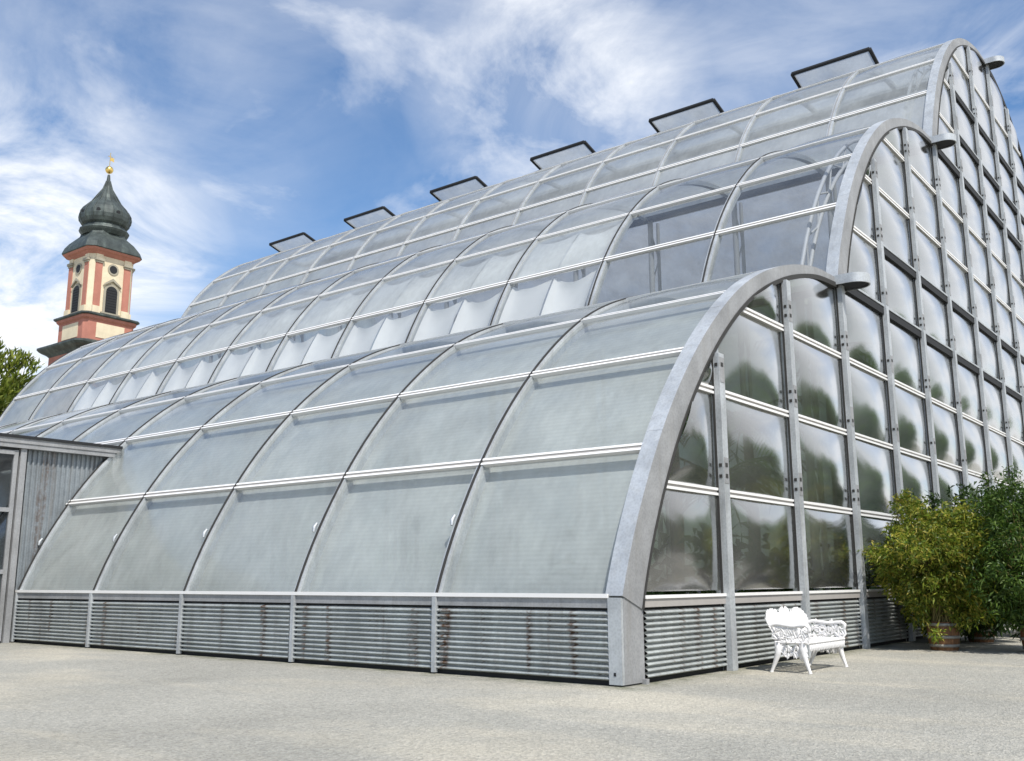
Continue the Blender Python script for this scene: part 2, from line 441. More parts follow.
# --- gable: mullions
MS = 2.7635
MY = [MS*k for k in range(1, 18)]
LEV = [1.05, 2.5, 4.0, 5.5, 7.02, 8.5, 10.0, 11.5, 12.95, 14.3, 15.75, 17.25]
for y in MY:
    zt = z_in(y)
    zl = min(z_in(y-.1), z_in(y+.12)); zh = max(z_in(y-.1), z_in(y+.12))
    mb = MB(); mb.box(-.10, .015, y-.08, y+.10, 0.0, zh+.02, 0)
    mb.box(.015, .10, y-.075, y+.095, 0.0, max(zl, zt-.12), 0)
    mb.box(-.02, .012, y-.10, y-.081, .0, zl, 1)
    for L in LEV:
        if L < zt-.3 and L > 2:
            for dz in (.2, .36):
                if rnd.random() < .55: mb.box(.10, .112, y-.03, y+.04, L+dz, L+dz+.06, 1); mb.box(.03, .075, y-.083, y-.074, L+dz, L+dz+.05, 1)
            mb.box(.10, .106, y-.06, y+.08, L+.12, L+.5, 2)
    mb.build('mullion', [M['steel'], M['gasket'], M['steel_dull']], gh)

# --- gable transoms: white double bars, dark beams at the gutter levels
def y_start(z):
    y = 0.0
    while y < RIDGE and z_in(y) < z+.02: y += .02
    return y
for L in LEV:
    ya = y_start(L); yb = 2*RIDGE-ya
    dk = {7.02: 8.5, 8.5: 4*MS, 12.95: 16.8, 14.3: 7*MS, 15.75: 7*MS}.get(L)
    mb = MB(); wb = dk if dk else yb
    if L == 1.05:
        mb.box(-.05, .055, .46, yb, 1.02, 1.06, 0); mb.box(-.05, .035, .46, yb, .915, 1.02, 1); mb.box(-.07, -.05, .46, yb, 0, .915, 2)
    elif wb-ya > .2:
        mb.box(-.06, .012, ya, wb, L-.055, L-.018, 0); mb.box(-.06, .012, ya, wb, L+.018, L+.055, 0); mb.box(-.06, -.01, ya, wb, L-.018, L+.018, 1)
    mb.build('transom', [M['white'], M['greybar'], M['dark']], gh) if mb.f else None
    if dk:
        mb = MB(); mb.box(-.05, .045, dk, 2*RIDGE-dk, L-.10, L+.07, 0); mb.box(-.05, .06, dk, 2*RIDGE-dk, L+.07, L+.115, 1)
        mb.build('dark_beam', [M['dark'], M['steel']], gh)
# corrugated base of the gable
edges = [.46]+[y for y in MY]+[2*RIDGE-.46]
for i in range(len(edges)-1):
    y0 = edges[i]+(.095 if i else .02); y1 = edges[i+1]-(.105 if i < len(edges)-2 else 0)
    mb = MB(); mb.grid([[(o+.0, y0, z), (o+.0, y1, z)] for z, o in CZ], 0, True)
    mb.build('corrugated_panel', M['corr'], gh)

# --- gable panes: inflated film cushions
gp = []
E = [0]+MY+[2*RIDGE]
for i in range(len(E)-1):
    y0 = E[i]+(.10 if i else 0); y1 = E[i+1]-(.10 if i < len(E)-2 else 0)
    for r in range(len(LEV)):
        za = LEV[r]+.055; zb = (LEV[r+1]-.06) if r+1 < len(LEV) else 19.2
        top = max(z_in(y0+(y1-y0)*k/10) for k in range(11))
        if top < za+.1: continue
        zz = min(zb, top)
        ar = quad_area((0, y0, za), (0, y1, za), (0, y1, zz), (0, y0, zz))
        gp.append((ar, i, y0, y1, za, zb))
def gable_grid(mb, y0, y1, za, zb):
    n, m_ = 12, 10; ia = 0
    ys_ = [y0+(y1-y0)*k/n for k in range(n+1)]
    jx, jy = rnd.uniform(-.008, .008), rnd.uniform(-.008, .008)
    rows = []
    ok = [min(zb, z_in(y)) > za for y in ys_]
    first, last = ok.index(True), n-ok[::-1].index(True)
    # trim the pane to where the arch is above its bottom
    if first > 0:
        lo, hi = ys_[first-1], ys_[first]
        for _ in range(20):
            md = (lo+hi)/2
            if z_in(md) > za: hi = md
            else: lo = md
        ya = hi
    else: ya = y0
    if last < n:
        lo, hi = ys_[last], ys_[last+1]
        for _ in range(20):
            md = (lo+hi)/2
            if z_in(md) > za: lo = md
            else: hi = md
        yb = lo
    else: yb = y1
    hmax = max(min(zb, z_in(ya+(yb-ya)*k/n)) for k in range(n+1))-za
    for k in range(n+1):
        y = ya+(yb-ya)*k/n; zt = max(za+.001, min(zb, z_in(y)))
        col_ = []
        for q in range(m_+1):
            v = q/m_; z = za+(zt-za)*v
            u = k/n; vv = (z-za)/max(.01, hmax)
            b = (math.sin(PI*u)*math.sin(PI*min(1, vv)))
            col_.append((-.03+.125*b**.8+jx*u+jy*v, y, z))
        rows.append(col_)
    mb.grid(rows, 0, True)
gp.sort(key=lambda j: -j[0])
rest = MB()
for i, (ar, bi, y0, y1, za, zb) in enumerate(gp):
    if i < 98:
        mb = MB(); gable_grid(mb, y0, y1, za, zb); mb.build('gable_pane', M['gable'], gh)
    else: gable_grid(rest, y0, y1, za, zb)
tag(rest.build('gable_panes', M['gable'], gh), kind='stuff')

# --- white curtains hanging behind the glass of the middle tier
P1 = tier_path(1); N1 = normals(P1)
for k in range(2, 10):
    for r, (i0, i1) in ((0, (.2, 7.7)), (1, (8.3, 15.7))):
        for half in (0, 1):
            ka, kb, kc = rnd.uniform(.7, 1.3), rnd.uniform(.6, 1.35), rnd.uniform(.45, .85)
            x1 = XR[k]-.22-half*1.36; x0 = x1-1.30
            rows = []
            for q in range(13):
                v = q/12; ii = i0+(i1-i0)*v; a = int(ii); fr = ii-a; b = min(a+1, len(P1)-1)
                p = P1[a]*(1-fr)+P1[b]*fr; n = (N1[a]*(1-fr)+N1[b]*fr)
                row = []
                for j in range(17):
                    u = j/16
                    sag = .22*ka*(4*u*(1-u))*max(0, v-.6)/.4
                    dep = -.10-.24*kb*(math.sin(PI*u**kc)**.7)*(.35+.65*math.sin(PI*v)**.6)
                    dn = Vector((n.y, -n.x))
                    o = p+n*dep-dn*sag
                    row.append((x0+(x1-x0)*u, o.x, o.y))
                rows.append(row)
            mb = MB(); mb.grid(rows, 0, True); mb.build('curtain', M['cloth'], gh)

# --- inner steelwork seen through the film: lattice trusses and columns
for t in (1, 2):
    P = tier_path(t); N = normals(P)
    for k in range(0, 1):
        x = XR[k]-.9; mb = MB(); P, N = P[:31], N[:31]
        ins = [(x, (p-n*.62).x, (p-n*.62).y) for p, n in zip(P, N)][::3]
        out = [(x, (p-n*.25).x, (p-n*.25).y) for p, n in zip(P, N)][::3]
        mb.tube(ins, .05, 6); mb.tube(out, .05, 6)
        for i in range(len(ins)-1):
            mb.tube([ins[i], out[i+1]] if i % 2 else [out[i], ins[i+1]], .025, 5)
        mb.build('truss', M['truss'], gh)
for k in range(0, NB):
    for t in (1, 2):
        y = TY*t+.3; x = XR[k]-(.9 if k == 0 else 0); mb = MB(); z1 = 7.0+TZ*(t-1)
        mb.tube([(x, y, 0), (x, y, z1)], .09, 8); mb.tube([(x, y+.5, 0), (x, y+.5, z1)], .06, 6)
        for i in range(int(z1/.9)): mb.tube([(x, y+(.5 if i % 2 else 0), .9*i), (x, y+(0 if i % 2 else .5), .9*i+.9)], .025, 5)
        mb.build('column', M['truss'], gh)

# --- open roof vents along the ridge
for i in range(6):
    xc = XR[1]-1.506-6.024*i; x0, x1 = xc-1.42, xc+1.42
    ya, za, yb, zb = 22.25, 19.50, 23.5, 19.12
    mb = MB(); W_ = .075
    def beam(p, q, s_):
        mb.tube([p, q], s_, 4)
    for p, q in (((x0, ya, za), (x1, ya, za)), ((x0, ya, za), (x0, yb, zb)), ((x1, ya, za), (x1, yb, zb)), ((x0, yb, zb), (x1, yb, zb))): beam(p, q, W_)
    v = mb.build('roof_vent', M['dark'], gh)
    mb = MB(); mb.face([(x0, ya, za-.03), (x1, ya, za-.03), (x1, yb, zb-.03), (x0, yb, zb-.03)])
    mb.build('vent_flap', M['flap'], v)
    mb = MB(); mb.box(x0, x1, yb-.05, yb+.05, 18.8, zb-.05); mb.build('vent_curb', M['steel'], v)

# ------------------------------------------------------------------ entrance pavilion on the left
pv = tag(empty('entrance_pavilion', (-15.08, 0, 0)), 'low grey metal entrance pavilion with flat roof and glazed door beside the greenhouse', 'pavilion')
PX = -.085
mb = MB()
def yarc(z):
    for a, b in zip(BASE, BASE[1:]):
        if a.y <= z <= b.y: return a.x+(b.x-a.x)*(z-a.y)/(b.y-a.y)
    return 0.0
rows = []; n = 120
for i in range(n+1):
    y = -.1+2.25*i/n; o = .018*(1 if (i//3) % 2 else -1)
    zb = 0.03
    for a, b in zip(BASE, BASE[1:]):
        if a.x <= y <= b.x: zb = a.y+(b.y-a.y)*(y-a.x)/(b.x-a.x)
    rows.append([(PX+o, y, min(zb, 4.18)), (PX+o, y, 4.2)])
mb.grid(rows, 0, False); mb.build('cladding', M['clad'], pv)
mb = MB(); mb.box(-6, .12, -9, 2.05, 4.20, 4.34, 1); mb.box(.121, .15, -9, 2.05, 4.31, 4.37, 0); mb.box(-.05, .1, -9, 1.9, 4.10, 4.20, 1)
mb.build('roof', [M['dark'], M['steel_dull']], pv)
mb = MB(); mb.box(-.08, .05, -.26, -.13, 0, 4.1); mb.build('post', M['steel_dull'], pv)
mb = MB(); mb.box(-.07, -.02, -.125, -.08, 0, 4.1); mb.build('reveal', M['dark'], pv)
for j in range(5):
    y1 = -.305-1.55*j; y0 = y1-1.5
    d = MB(); d.box(-.04, .04, y1-.09, y1, .04, 4.05); d.box(-.04, .04, y0, y0+.09, .04, 4.05)
    for z in (.04, 1.42, 2.72, 3.95): d.box(-.038, .05, y0+.09, y1-.09, z, z+.09)
    dr = d.build('door', M['steel_dull'], pv)
    g = MB(); g.face([(0, y0+.05, .1), (0, y1-.05, .1), (0, y1-.05, 4.0), (0, y0+.05, 4.0)]); g.build('door_pane', M['door_glass'], dr)
mb = MB(); mb.box(-6, -5.9, -8.1, 0, 0, 4.2); mb.box(-6, 0, -8.2, -8.1, 0, 4.2); mb.build('back_wall', M['clad'], pv)
mb = MB(); mb.box(-5.9, -.1, -8.1, -.1, .0, .03); mb.build('floor', M['dark'], pv)

# ------------------------------------------------------------------ church tower
def tower_mats():
    def plaster(name, c):
        t = NT(name); v = t.coord(); n = t.noise(v, .8, 6, .65); st = t.noise(t.coord((1.5, 1.5, .15)), 1, 5)
        cc = t.mix(1, c, t.ramp(n, [(.3, .85), (.7, 1.06)]), 'MULTIPLY')
        cc = t.mix(1, cc, t.ramp(st, [(.3, .9), (.7, 1.04)]), 'MULTIPLY')
        return t.done(t.bsdf(cc, .9, 0, t.bump(t.noise(v, 6, 4), .1, .03), .2))
    M['cream'] = plaster('cream_plaster', (.74, .64, .46)); M['pink'] = plaster('red_plaster', (.46, .20, .15)); M['stone'] = plaster('sandstone', (.36, .33, .26))
    t = NT('patina_copper'); v = t.coord()
    c = t.ramp(t.noise(t.coord((1, 1, .35)), 1.3, 6, .65), [(.3, (.035, .043, .042)), (.55, (.07, .085, .08)), (.75, (.13, .16, .145))])
    M['copper'] = t.done(t.bsdf(c, .55, .3, t.bump(t.noise(v, 3, 4), .2, .05)))
    M['gold'] = simple('gilding', (.85, .58, .18), .25, .9, .08, 3)
tower_mats()
tw = tag(empty('church_tower', (-90.17, 41.99, 0)), 'baroque church tower with cream and red walls under a dark onion dome', 'church tower')
def sq(h, c=.4): return [(h-c, -h), (h, -h+c), (h, h-c), (h-c, h), (-h+c, h), (-h, h-c), (-h, -h+c), (-h+c, -h)]
def moulding(mb, prof, c=.4, m=0):
    rows = [[(x, y, z) for x, y in sq(h, c)] for h, z in prof]
    mb.grid(rows, m, False, False, True); mb.face(rows[0][::-1], m); mb.face(rows[-1], m)
mb = MB(); mb.prism(sq(3.35, .5), 0, 24.3); mb.build('lower_shaft', M['pink'], tw)
mb = MB(); moulding(mb, [(3.35, 24.0), (3.6, 24.3), (4.1, 24.6), (4.25, 24.8), (4.25, 25.0), (2.9, 25.45)], .5); mb.build('lower_cornice', M['copper'], tw)
mb = MB(); mb.prism(sq(2.8, .4), 25.4, 27.6, 0)
for sx, a in ((1, 0), (-1, 0), (0, 1), (0, -1)):
    for q in (0,):
        if sx: x0, x1 = sorted((sx*2.79, sx*2.84)); mb.box(x0, x1, -1.55, 1.55, 25.75, 27.3, 1)
        else: y0, y1 = sorted((a*2.79, a*2.84)); mb.box(-1.55, 1.55, y0, y1, 25.75, 27.3, 1)
mb.build('plinth', [M['pink'], M['cream']], tw)
mb = MB(); moulding(mb, [(2.8, 27.5), (3.0, 27.7), (3.05, 27.95)], .45, 1); moulding(mb, [(3.1, 27.95), (3.25, 28.05), (3.25, 28.2), (2.5, 28.45)], .45, 0); mb.build('cornice', [M['copper'], M['pink']], tw)
H = 2.42
mb = MB(); mb.prism(sq(H, .42), 28.3, 34.9); mb.build('shaft', M['cream'], tw)
def on_face(f, u, d):      # f: 0 +X, 1 -Y, 2 -X, 3 +Y
    return [(H+d, u), (u, -H-d), (-H-d, u), (u, H+d)][f]
def fbox(mb, f, u0, u1, d0, d1, z0, z1, m=0):
    a = on_face(f, u0, d0); b = on_face(f, u1, d1)
    mb.box(min(a[0], b[0]), max(a[0], b[0]), min(a[1], b[1]), max(a[1], b[1]), z0, z1, m)
def fpoly(mb, f, pts, d0, d1, m=0):
    A = [(*on_face(f, u, d0), z) for u, z in pts]; B = [(*on_face(f, u, d1), z) for u, z in pts]
    mb.face(B, m); mb.face(A[::-1], m)
    for i in range(len(pts)):
        j = (i+1) % len(pts); mb.face([A[i], A[j], B[j], B[i]], m)
for f in range(4):
    for s_ in (-1, 1):
        u0, u1 = sorted((s_*1.22, s_*1.96))
        mb = MB(); fbox(mb, f, u0, u1, -.05, .09, 29.1, 33.9); pl = mb.build('pilaster', M['pink'], tw)
        mb = MB(); fbox(mb, f, u0-.06, u1+.06, -.05, .2, 28.4, 29.1); mb.build('pedestal', M['cream'], pl); mb = MB(); fbox(mb, f, u0-.04, u1+.04, -.05, .18, 33.75, 33.95)
        fbox(mb, f, u0-.12, u1+.12, -.05, .28, 33.95, 34.2); fbox(mb, f, u0, u1, -.05, .1, 34.2, 34.9, 1)
        mb.build('capital', [M['stone'], M['cream']], pl)
    arch = lambda w, z0, z1: [(-w, z0), (w, z0)]+[(w*math.cos(PI*i/12), z1-w+w*math.sin(PI*i/12)) for i in range(13)]
    mb = MB(); fpoly(mb, f, arch(.86, 28.5, 31.75), -.02, .10, 0); fbox(mb, f, -1.05, 1.05, -.02, .2, 28.45, 28.6)
    fpoly(mb, f, [(-1.0, 31.45), (-.5, 31.75), (0, 32.05), (.5, 31.75), (1.0, 31.45), (.8, 31.75), (.35, 32.1), (0, 32.35), (-.35, 32.1), (-.8, 31.75)], -.02, .24, 0)
    wf = mb.build('belfry_window', M['stone'], tw)
    mb = MB(); fpoly(mb, f, arch(.62, 28.65, 31.5), .05, .125, 0)
    for i in range(9): fbox(mb, f, -.55, .55, .12, .15, 28.8+.28*i, 28.86+.28*i)
    mb.build('louvre', M['dark'], wf)
    circ = lambda r: [(r*math.cos(2*PI*i/20), 33.35+r*math.sin(2*PI*i/20)) for i in range(20)]
    mb = MB(); fpoly(mb, f, circ(.60), -.02, .08); wf = mb.build('round_window', M['stone'], tw)
    mb = MB(); fpoly(mb, f, circ(.42), .02, .10); mb.build('window_pane', M['dark'], wf)
mb = MB(); moulding(mb, [(H+.02, 34.6), (2.6, 34.75), (2.75, 34.9), (2.95, 35.0), (3.1, 35.2)], .6); mb.build('eaves_cornice', M['pink'], tw)
mb = MB(); moulding(mb, [(3.12, 35.2), (3.2, 35.28), (3.16, 35.45), (3.02, 35.9), (2.72, 36.4), (2.3, 36.9), (2.0, 37.25), (1.92, 37.6)], .75)
mb.build('skirt_roof', M['copper'], tw)
def octa(mb, prof, n=8, m=0):
    rows = []
    for r, z in prof:
        rows.append([(r*math.cos(2*PI*(i+.5)/n)*1.04, r*math.sin(2*PI*(i+.5)/n)*1.04, z) for i in range(n)])
    mb.grid(rows, m, False, False, True); mb.face(rows[-1], m); mb.face(rows[0][::-1], m)
mb = MB()
octa(mb, [(2.1, 37.4), (2.35, 37.75), (2.45, 37.95), (2.4, 38.1), (2.1, 38.25), (2.05, 38.5), (2.28, 38.7), (2.46, 39.1), (2.52, 39.5), (2.46, 39.95), (2.22, 40.4), (1.86, 40.85), (1.48, 41.25), (1.2, 41.65), (1.02, 42.05), (.76, 42.5), (.48, 42.95), (.27, 43.45), (.2, 43.9), (.13, 44.6)], 16)
for i in range(16):
    a = 2*PI*(i+.5)/16
    mb.tube([(r*1.05*math.cos(a), r*1.05*math.sin(a), z) for r, z in ((2.06, 38.5), (2.46, 39.1), (2.52, 39.5), (2.46, 39.95), (2.22, 40.4), (1.48, 41.25), (1.02, 42.05), (.48, 42.95), (.2, 43.9))], .05, 4)
d_ = mb.build('onion_dome', M['copper'], tw)
mb = MB()
for a in (0, PI/2, PI, -PI/2, -PI/4, PI/4):
    c, s_ = math.cos(a), math.sin(a); mb.tube([(2.35*c, 2.35*s_, 39.75), (2.58*c, 2.58*s_, 39.72)], .22, 8)
mb.build('dormer', M['dark'], d_)
mb = MB(); mb.lathe([(.42*math.sin(PI*i/10), 45.2-.42*math.cos(PI*i/10)) for i in range(11)], (0,0,0), 16); mb.build('gilded_ball', M['gold'], tw)
mb = MB(); mb.tube([(0,0,44.4), (0,0,47.2)], .04, 6); mb.tube([(0,-.25,46.75), (0,.25,46.75)], .04, 6)
mb.face([(0,.05,46.65), (0,.5,46.7), (0,.42,46.5), (0,.5,46.25), (0,.05,46.3)]); mb.build('weather_vane', M['gold'], tw)

# ------------------------------------------------------------------ cast iron bench
def leaf3(mb, c, d, n, L, W_, T=.012):
    """a small solid pointed leaf: centre line from c along d, width W_, normal n"""
    c = Vector(c); d = Vector(d).normalized(); n = Vector(n); n = (n-d*n.dot(d)).normalized(); s = d.cross(n)
    o = [(0, .12), (.22, .75), (.5, 1), (.78, .62), (1, .04)]
    lf = [c+d*L*t+s*W_/2*w for t, w in o]; rt = [c+d*L*t-s*W_/2*w for t, w in o]; mid = [c+d*L*t for t, w in o]
    for sg in (1, -1):
        e = n*T*sg
        for i in range(4):
            q = [lf[i], lf[i+1], mid[i+1]+e, mid[i]+e]; mb.face(q if sg > 0 else q[::-1])
            q = [mid[i]+e, mid[i+1]+e, rt[i+1], rt[i]]; mb.face(q if sg > 0 else q[::-1])
bn = tag(empty('garden_bench', (0.62, 2.86, 0)), 'ornate white cast iron bench with fern pattern standing before the gable', 'bench')
# local frame: x = depth (0 back .. .56 front), y = length 0..1.42
LB = 1.36; SZ = .40
mb = MB()
back = lambda u, z: Vector((.07-.19*(z-SZ)/.5, u*LB, z))      # leaning back panel
def top_z(u): return .72+.08*abs(math.sin(3*PI*u))**.7+.02*math.exp(-((u-.5)/.22)**2)
nb = Vector((1, 0, .4))
N_ = 40
mb.tube([back(i/N_, top_z(i/N_)-.02) for i in range(N_+1)], .016, 6)
mb.tube([back(i/10, SZ+.04) for i in range(11)], .016, 6)
for s_ in range(7):
    u0 = (s_+.5)/7; zt = top_z(u0)
    for fan in (-.62, -.3, 0, .3, .62):
        pts = [back(min(.99, max(.01, u0+fan*.16*q/6)), SZ+.04+(zt-SZ-.06)*(1-.25*abs(fan))*q/6) for q in range(7)]
        mb.tube(pts, .008, 5)
        for q in range(1, 6):
            p = pts[q]; dd = (pts[q+1]-pts[q]).normalized()
            for sg in (1, -1):
                leaf3(mb, p, dd*.8+Vector((0, sg*.8, 0)), nb, .10, .055, .012)
        leaf3(mb, pts[5], pts[6]-pts[5], nb, .10, .05, .014)
for i in range(26):
    u = (i+.5)/26; z = top_z(u)-.03
    leaf3(mb, back(u, z), Vector((-.25, rnd.uniform(-.5, .5), 1)), nb, .085, .06, .014)
mb.build('backrest', M['castiron'], bn)
mb = MB()
for y in (0, LB): mb.tube([(.05, y, SZ), (.52, y, SZ)], .018, 6)
for x in (.05, .52): mb.tube([(x, 0, SZ), (x, LB, SZ)], .018, 6)
for i in range(29):
    y = LB*i/28; mb.tube([(.05, y, SZ), (.17, y+.03*math.sin(i), SZ+.005), (.30, y-.02*math.sin(i), SZ-.003), (.52, y, SZ)], .011, 5)
    for q in range(7):
        x = .08+.065*q
        if rnd.random() < .8: leaf3(mb, (x, y, SZ+.006), (.6, (1 if (q+i) % 2 else -1), 0), (0,0,1), .075, .04, .01)
mb.build('seat', M['castiron'], bn)
# apron under the front edge
mb = MB()
for i in range(22):
    y = .05+(LB-.1)*i/21; mb.tube([(.52, y, SZ-.01), (.525, y+.03, SZ-.07), (.52, y+.055, SZ-.01)], .009, 5)
    leaf3(mb, (.525, y, SZ-.02), (0, .2, -1), (1,0,0), .09, .05)
mb.build('apron', M['castiron'], bn)
def scroll(cx, cz, r0, turns, a0, sgn=1, n=22):
    return [(cx+r0*(1-.8*i/n)*math.cos(a0+sgn*2*PI*turns*i/n), cz+r0*(1-.8*i/n)*math.sin(a0+sgn*2*PI*turns*i/n)) for i in range(n+1)]
for y in (0.0, LB):
    mb = MB(); yy = y
    arm = [(-.03, .62), (.08, .645), (.2, .63), (.32, .615), (.42, .63), (.5, .635), (.545, .60), (.54, .55), (.49, .535), (.46, .565)]
    mb.tube([(x, yy, z) for x, z in arm], [.026]*7+[.022, .018, .014], 7)
    mb.tube([(.50, yy, .41), (.55, yy, .47), (.53, yy, .54)], .018, 6)
    for cx, cz, r, a0, sg in ((.14, .53, .08, 0, 1), (.31, .52, .085, 1, -1), (.44, .47, .06, 2, 1), (.22, .44, .05, 4, -1)):
        mb.tube([(x, yy, z) for x, z in scroll(cx, cz, r, 1.3, a0, sg)], .011, 5)
    for i in range(46):
        x, z = rnd.uniform(.05, .5), rnd.uniform(.43, .61); a = rnd.uniform(0, 2*PI)
        leaf3(mb, (x, yy, z), (math.cos(a), 0, math.sin(a)), (0,1,0), .085, .045, .014)
    mb.build('armrest', M['castiron'], bn)
    for fx, sx in ((.07, -.08), (.46, .06)):
        mb = MB()
        mb.tube([(fx, yy, SZ+.01), (fx-.3*sx, yy, .33), (fx-.1*sx, yy, .24), (fx+.5*sx, yy, .12), (fx+1.0*sx, yy, .035), (fx+1.15*sx, yy, 0.0)], [.035, .055, .045, .03, .021, .027], 8)
        k = 1 if sx < 0 else -1
        mb.tube([(x, yy, z) for x, z in scroll(fx+k*.10, .31, .075, 1.2, 1.2, k)], .012, 5)
        for i in range(20):
            a = rnd.uniform(-2.6, -.4); leaf3(mb, (fx+k*rnd.uniform(.0, .17), yy, rnd.uniform(.25, .38)), (math.cos(a), 0, math.sin(a)), (0,1,0), .09, .055, .014)
        mb.build('leg', M['castiron'], bn)

# ------------------------------------------------------------------ vegetation
def leaf(mb, p, d, L, W_, droop=.25, m=0):
    d = d.normalized(); s = d.cross(Vector((rnd.uniform(-1, 1), rnd.uniform(-1, 1), rnd.uniform(-.3, 1))))
    if s.length < 1e-4: s = d.orthogonal()
    s.normalize(); q = p+d*L*.5+Vector((0, 0, -droop*L*.15)); e = p+d*L+Vector((0, 0, -droop*L))
    i = len(mb.v); mb.v += [tuple(p), tuple(q+s*W_/2), tuple(e), tuple(q-s*W_/2)]
    mb.f.append((i, i+1, i+2, i+3)); mb.m.append(m); mb.sm.append(False)
def rand_dir(zmin=-1):
    while True:
        v = Vector((rnd.uniform(-1, 1), rnd.uniform(-1, 1), rnd.uniform(-1, 1)))
        if .1 < v.length < 1:
            v.normalize()
            if v.z > zmin: return v
def barrel(root, r=.27, h=.5):
    mb = MB(); prof = [(r*.84, 0), (r*.95, h*.25), (r*1.0, h*.5), (r*1.0, h*.8), (r*.97, h), (r*.88, h), (r*.86, h-.07), (0.01, h-.07)]
    mb.lathe(prof, (0,0,0), 28); b = mb.build('barrel', M['barrel'], root)
    for z, rr in ((h*.12, .90), (h*.42, 1.0), (h*.85, 1.0)):
        mb = MB(); mb.lathe([(r*rr, z), (r*rr+.012, z), (r*rr+.012, z+.05), (r*rr, z+.05)], (0,0,0), 28); mb.build('hoop', M['hoop'], b)
def bush(loc, label, mat, rx, ry, z0, z1, nclump, nleaf, cx=0, cy_=0, L=.105, potr=.27):
    root = tag(empty('potted_shrub', loc), label, 'potted shrub', 'leafy shrubs in wooden barrels by the gable')
    barrel(root, potr)
    st = MB(); lf = MB(); zc = (z0+z1)/2; hz = (z1-z0)/2
    for i in range(nclump):
        d = rand_dir(); rad = rnd.uniform(.3, 1.0)**.5*rnd.uniform(.82, 1.14)*(1+.11*math.sin(4*math.atan2(d.y, d.x)+loc[1])+.12*math.sin(6*d.z+loc[0]))
        c = Vector((cx+d.x*rx*rad, cy_+d.y*ry*rad, zc+d.z*hz*rad))
        if c.z < .25: c.z = .25+rnd.random()*.3
        b0 = Vector((rnd.uniform(-.2, .2), rnd.uniform(-.2, .2), .45))
        if i % 3 == 0:
            m1 = b0*.45+c*.55+Vector((0, 0, .3)); st.tube([b0, b0*.7+m1*.3+Vector((0,0,.15)), m1, c], [.014, .011, .008, .003], 4)
        out = Vector((d.x, d.y, d.z*.6+.25))
        cr_ = rnd.uniform(.12, .27)
        for q in range(nleaf):
            p = c+rand_dir()*cr_*rnd.random()**.5
            leaf(lf, p, out*.55+rand_dir()*1.1, L*rnd.uniform(.4, 1.4), L*rnd.uniform(.2, .36), rnd.uniform(.0, .5))
    st.build('canes', M['stem'], root); lf.build('foliage', mat, root); return root
bush((1.31, 8.72, 0), 'olive green bushy shrub in a banded wooden barrel nearest the white bench', M['leaf_olive'], 1.05, 1.05, .46, 2.76, 300, 105, 0, 0)
bush((2.80, 8.95, 0), 'bright green shrub in a wooden barrel at the right edge of the photo', M['leaf_bright'], 1.05, 1.1, .15, 2.9, 320, 100, .0, .1)
bush((1.25, 11.6, 0), 'dark green shrub half hidden in shade between two barrel shrubs', M['leaf_dark'], 1.2, 1.5, .05, 2.75, 330, 70, -.05, -.3, .17)
bush((2.0, 14.6, 0), 'dark green shrub in the back of the barrel row, mostly hidden', M['leaf_dark'], 1.2, 1.6, .1, 2.9, 160, 60, 0, 0, .22)

def tree(loc, label, h, r, mat, group=None, nclump=120, nleaf=45, L=.45, name='broadleaf_tree', upright=0.0, cat='tree', seed=1, zf=.64, hf=.38):
    global rnd
    old = rnd; rnd = random.Random(seed)
    root = tag(empty(name, loc), label, cat, group)
    tr = MB(); hb = h*.38
    tr.tube([(0,0,-.1), (.08, .05, hb*.5), (-.05, .08, hb), (.05, 0, h*.7), (0, 0, h*.92)], [r*.12, r*.09, r*.07, r*.04, .02], 9)
    lf = MB(); zc = h*zf; hz = h*hf
    for i in range(nclump):
        d = rand_dir(-.75); rad = rnd.uniform(.35, 1)**.55*rnd.uniform(.8, 1.12)
        wob = 1+.22*math.sin(3*math.atan2(d.y, d.x)+seed)+.15*math.sin(5*d.z+seed)
        c = Vector((d.x*r*rad*wob, d.y*r*rad*wob, zc+d.z*hz*rad))
        if i % 4 == 0:
            b = Vector((0, 0, hb+(c.z-hb)*.35 if c.z > hb else hb*.9)); tr.tube([b, b*.5+c*.5+Vector((0, 0, -.1)), c], [r*.03, r*.018, .01], 5)
        for q in range(nleaf):
            p = c+rand_dir()*r*.24*rnd.random()**.5
            leaf(lf, p, d*.6+rand_dir()+Vector((0,0,upright*3)), L*rnd.uniform(.6, 1.3), L*rnd.uniform(.3, .5)*(.5 if upright else 1), .2)
    tr.build('trunk', M['bark'], root); lf.build('crown', mat, root)
    rnd = old; return root
tree((-44.2, 11.3, 0), 'lime green tree rising behind the far left end of the greenhouse', 13.2, 1.9, M['leaf_lime'], None, 200, 75, .5, 'slender_tree', .45, 'tree', 5)
# trees on the far side of the yard, out of frame, mirrored in the gable cushions
base = tree((17, 30, 0), 'tall dark broadleaf tree mirrored as a green mound in the gable panes', 9.0, 3.6, M['leaf_tree'], 'trees mirrored in the gable panes', 170, 42, .5, 'broadleaf_tree', 0, 'tree', 11, .52, .49)
for i, (x, y) in enumerate(((14, 38), (22, 24), (20, 41), (27, 32), (13, 47), (24, 49), (30, 20), (33, 42), (17, 57), (30, 58), (38, 29), (35, 12))):
    c = copy_tree(base); c.location = (x, y, 0); c.rotation_euler = (0, 0, i*1.3)

base = tree((11, 26, 0), 'low round tree mirrored as dark green in the lowest gable panes', 4.2, 2.3, M['leaf_tree'], 'low trees mirrored in the gable panes', 130, 40, .36, 'low_tree', 0, 'tree', 23, .5, .5)
for i, (x, y) in enumerate(((15, 24), (12, 31), (19, 21), (13, 36), (22, 18), (18, 27), (11, 41), (25, 16), (14, 46))):
    c = copy_tree(base); c.location = (x, y, 0); c.rotation_euler = (0, 0, i*1.7)

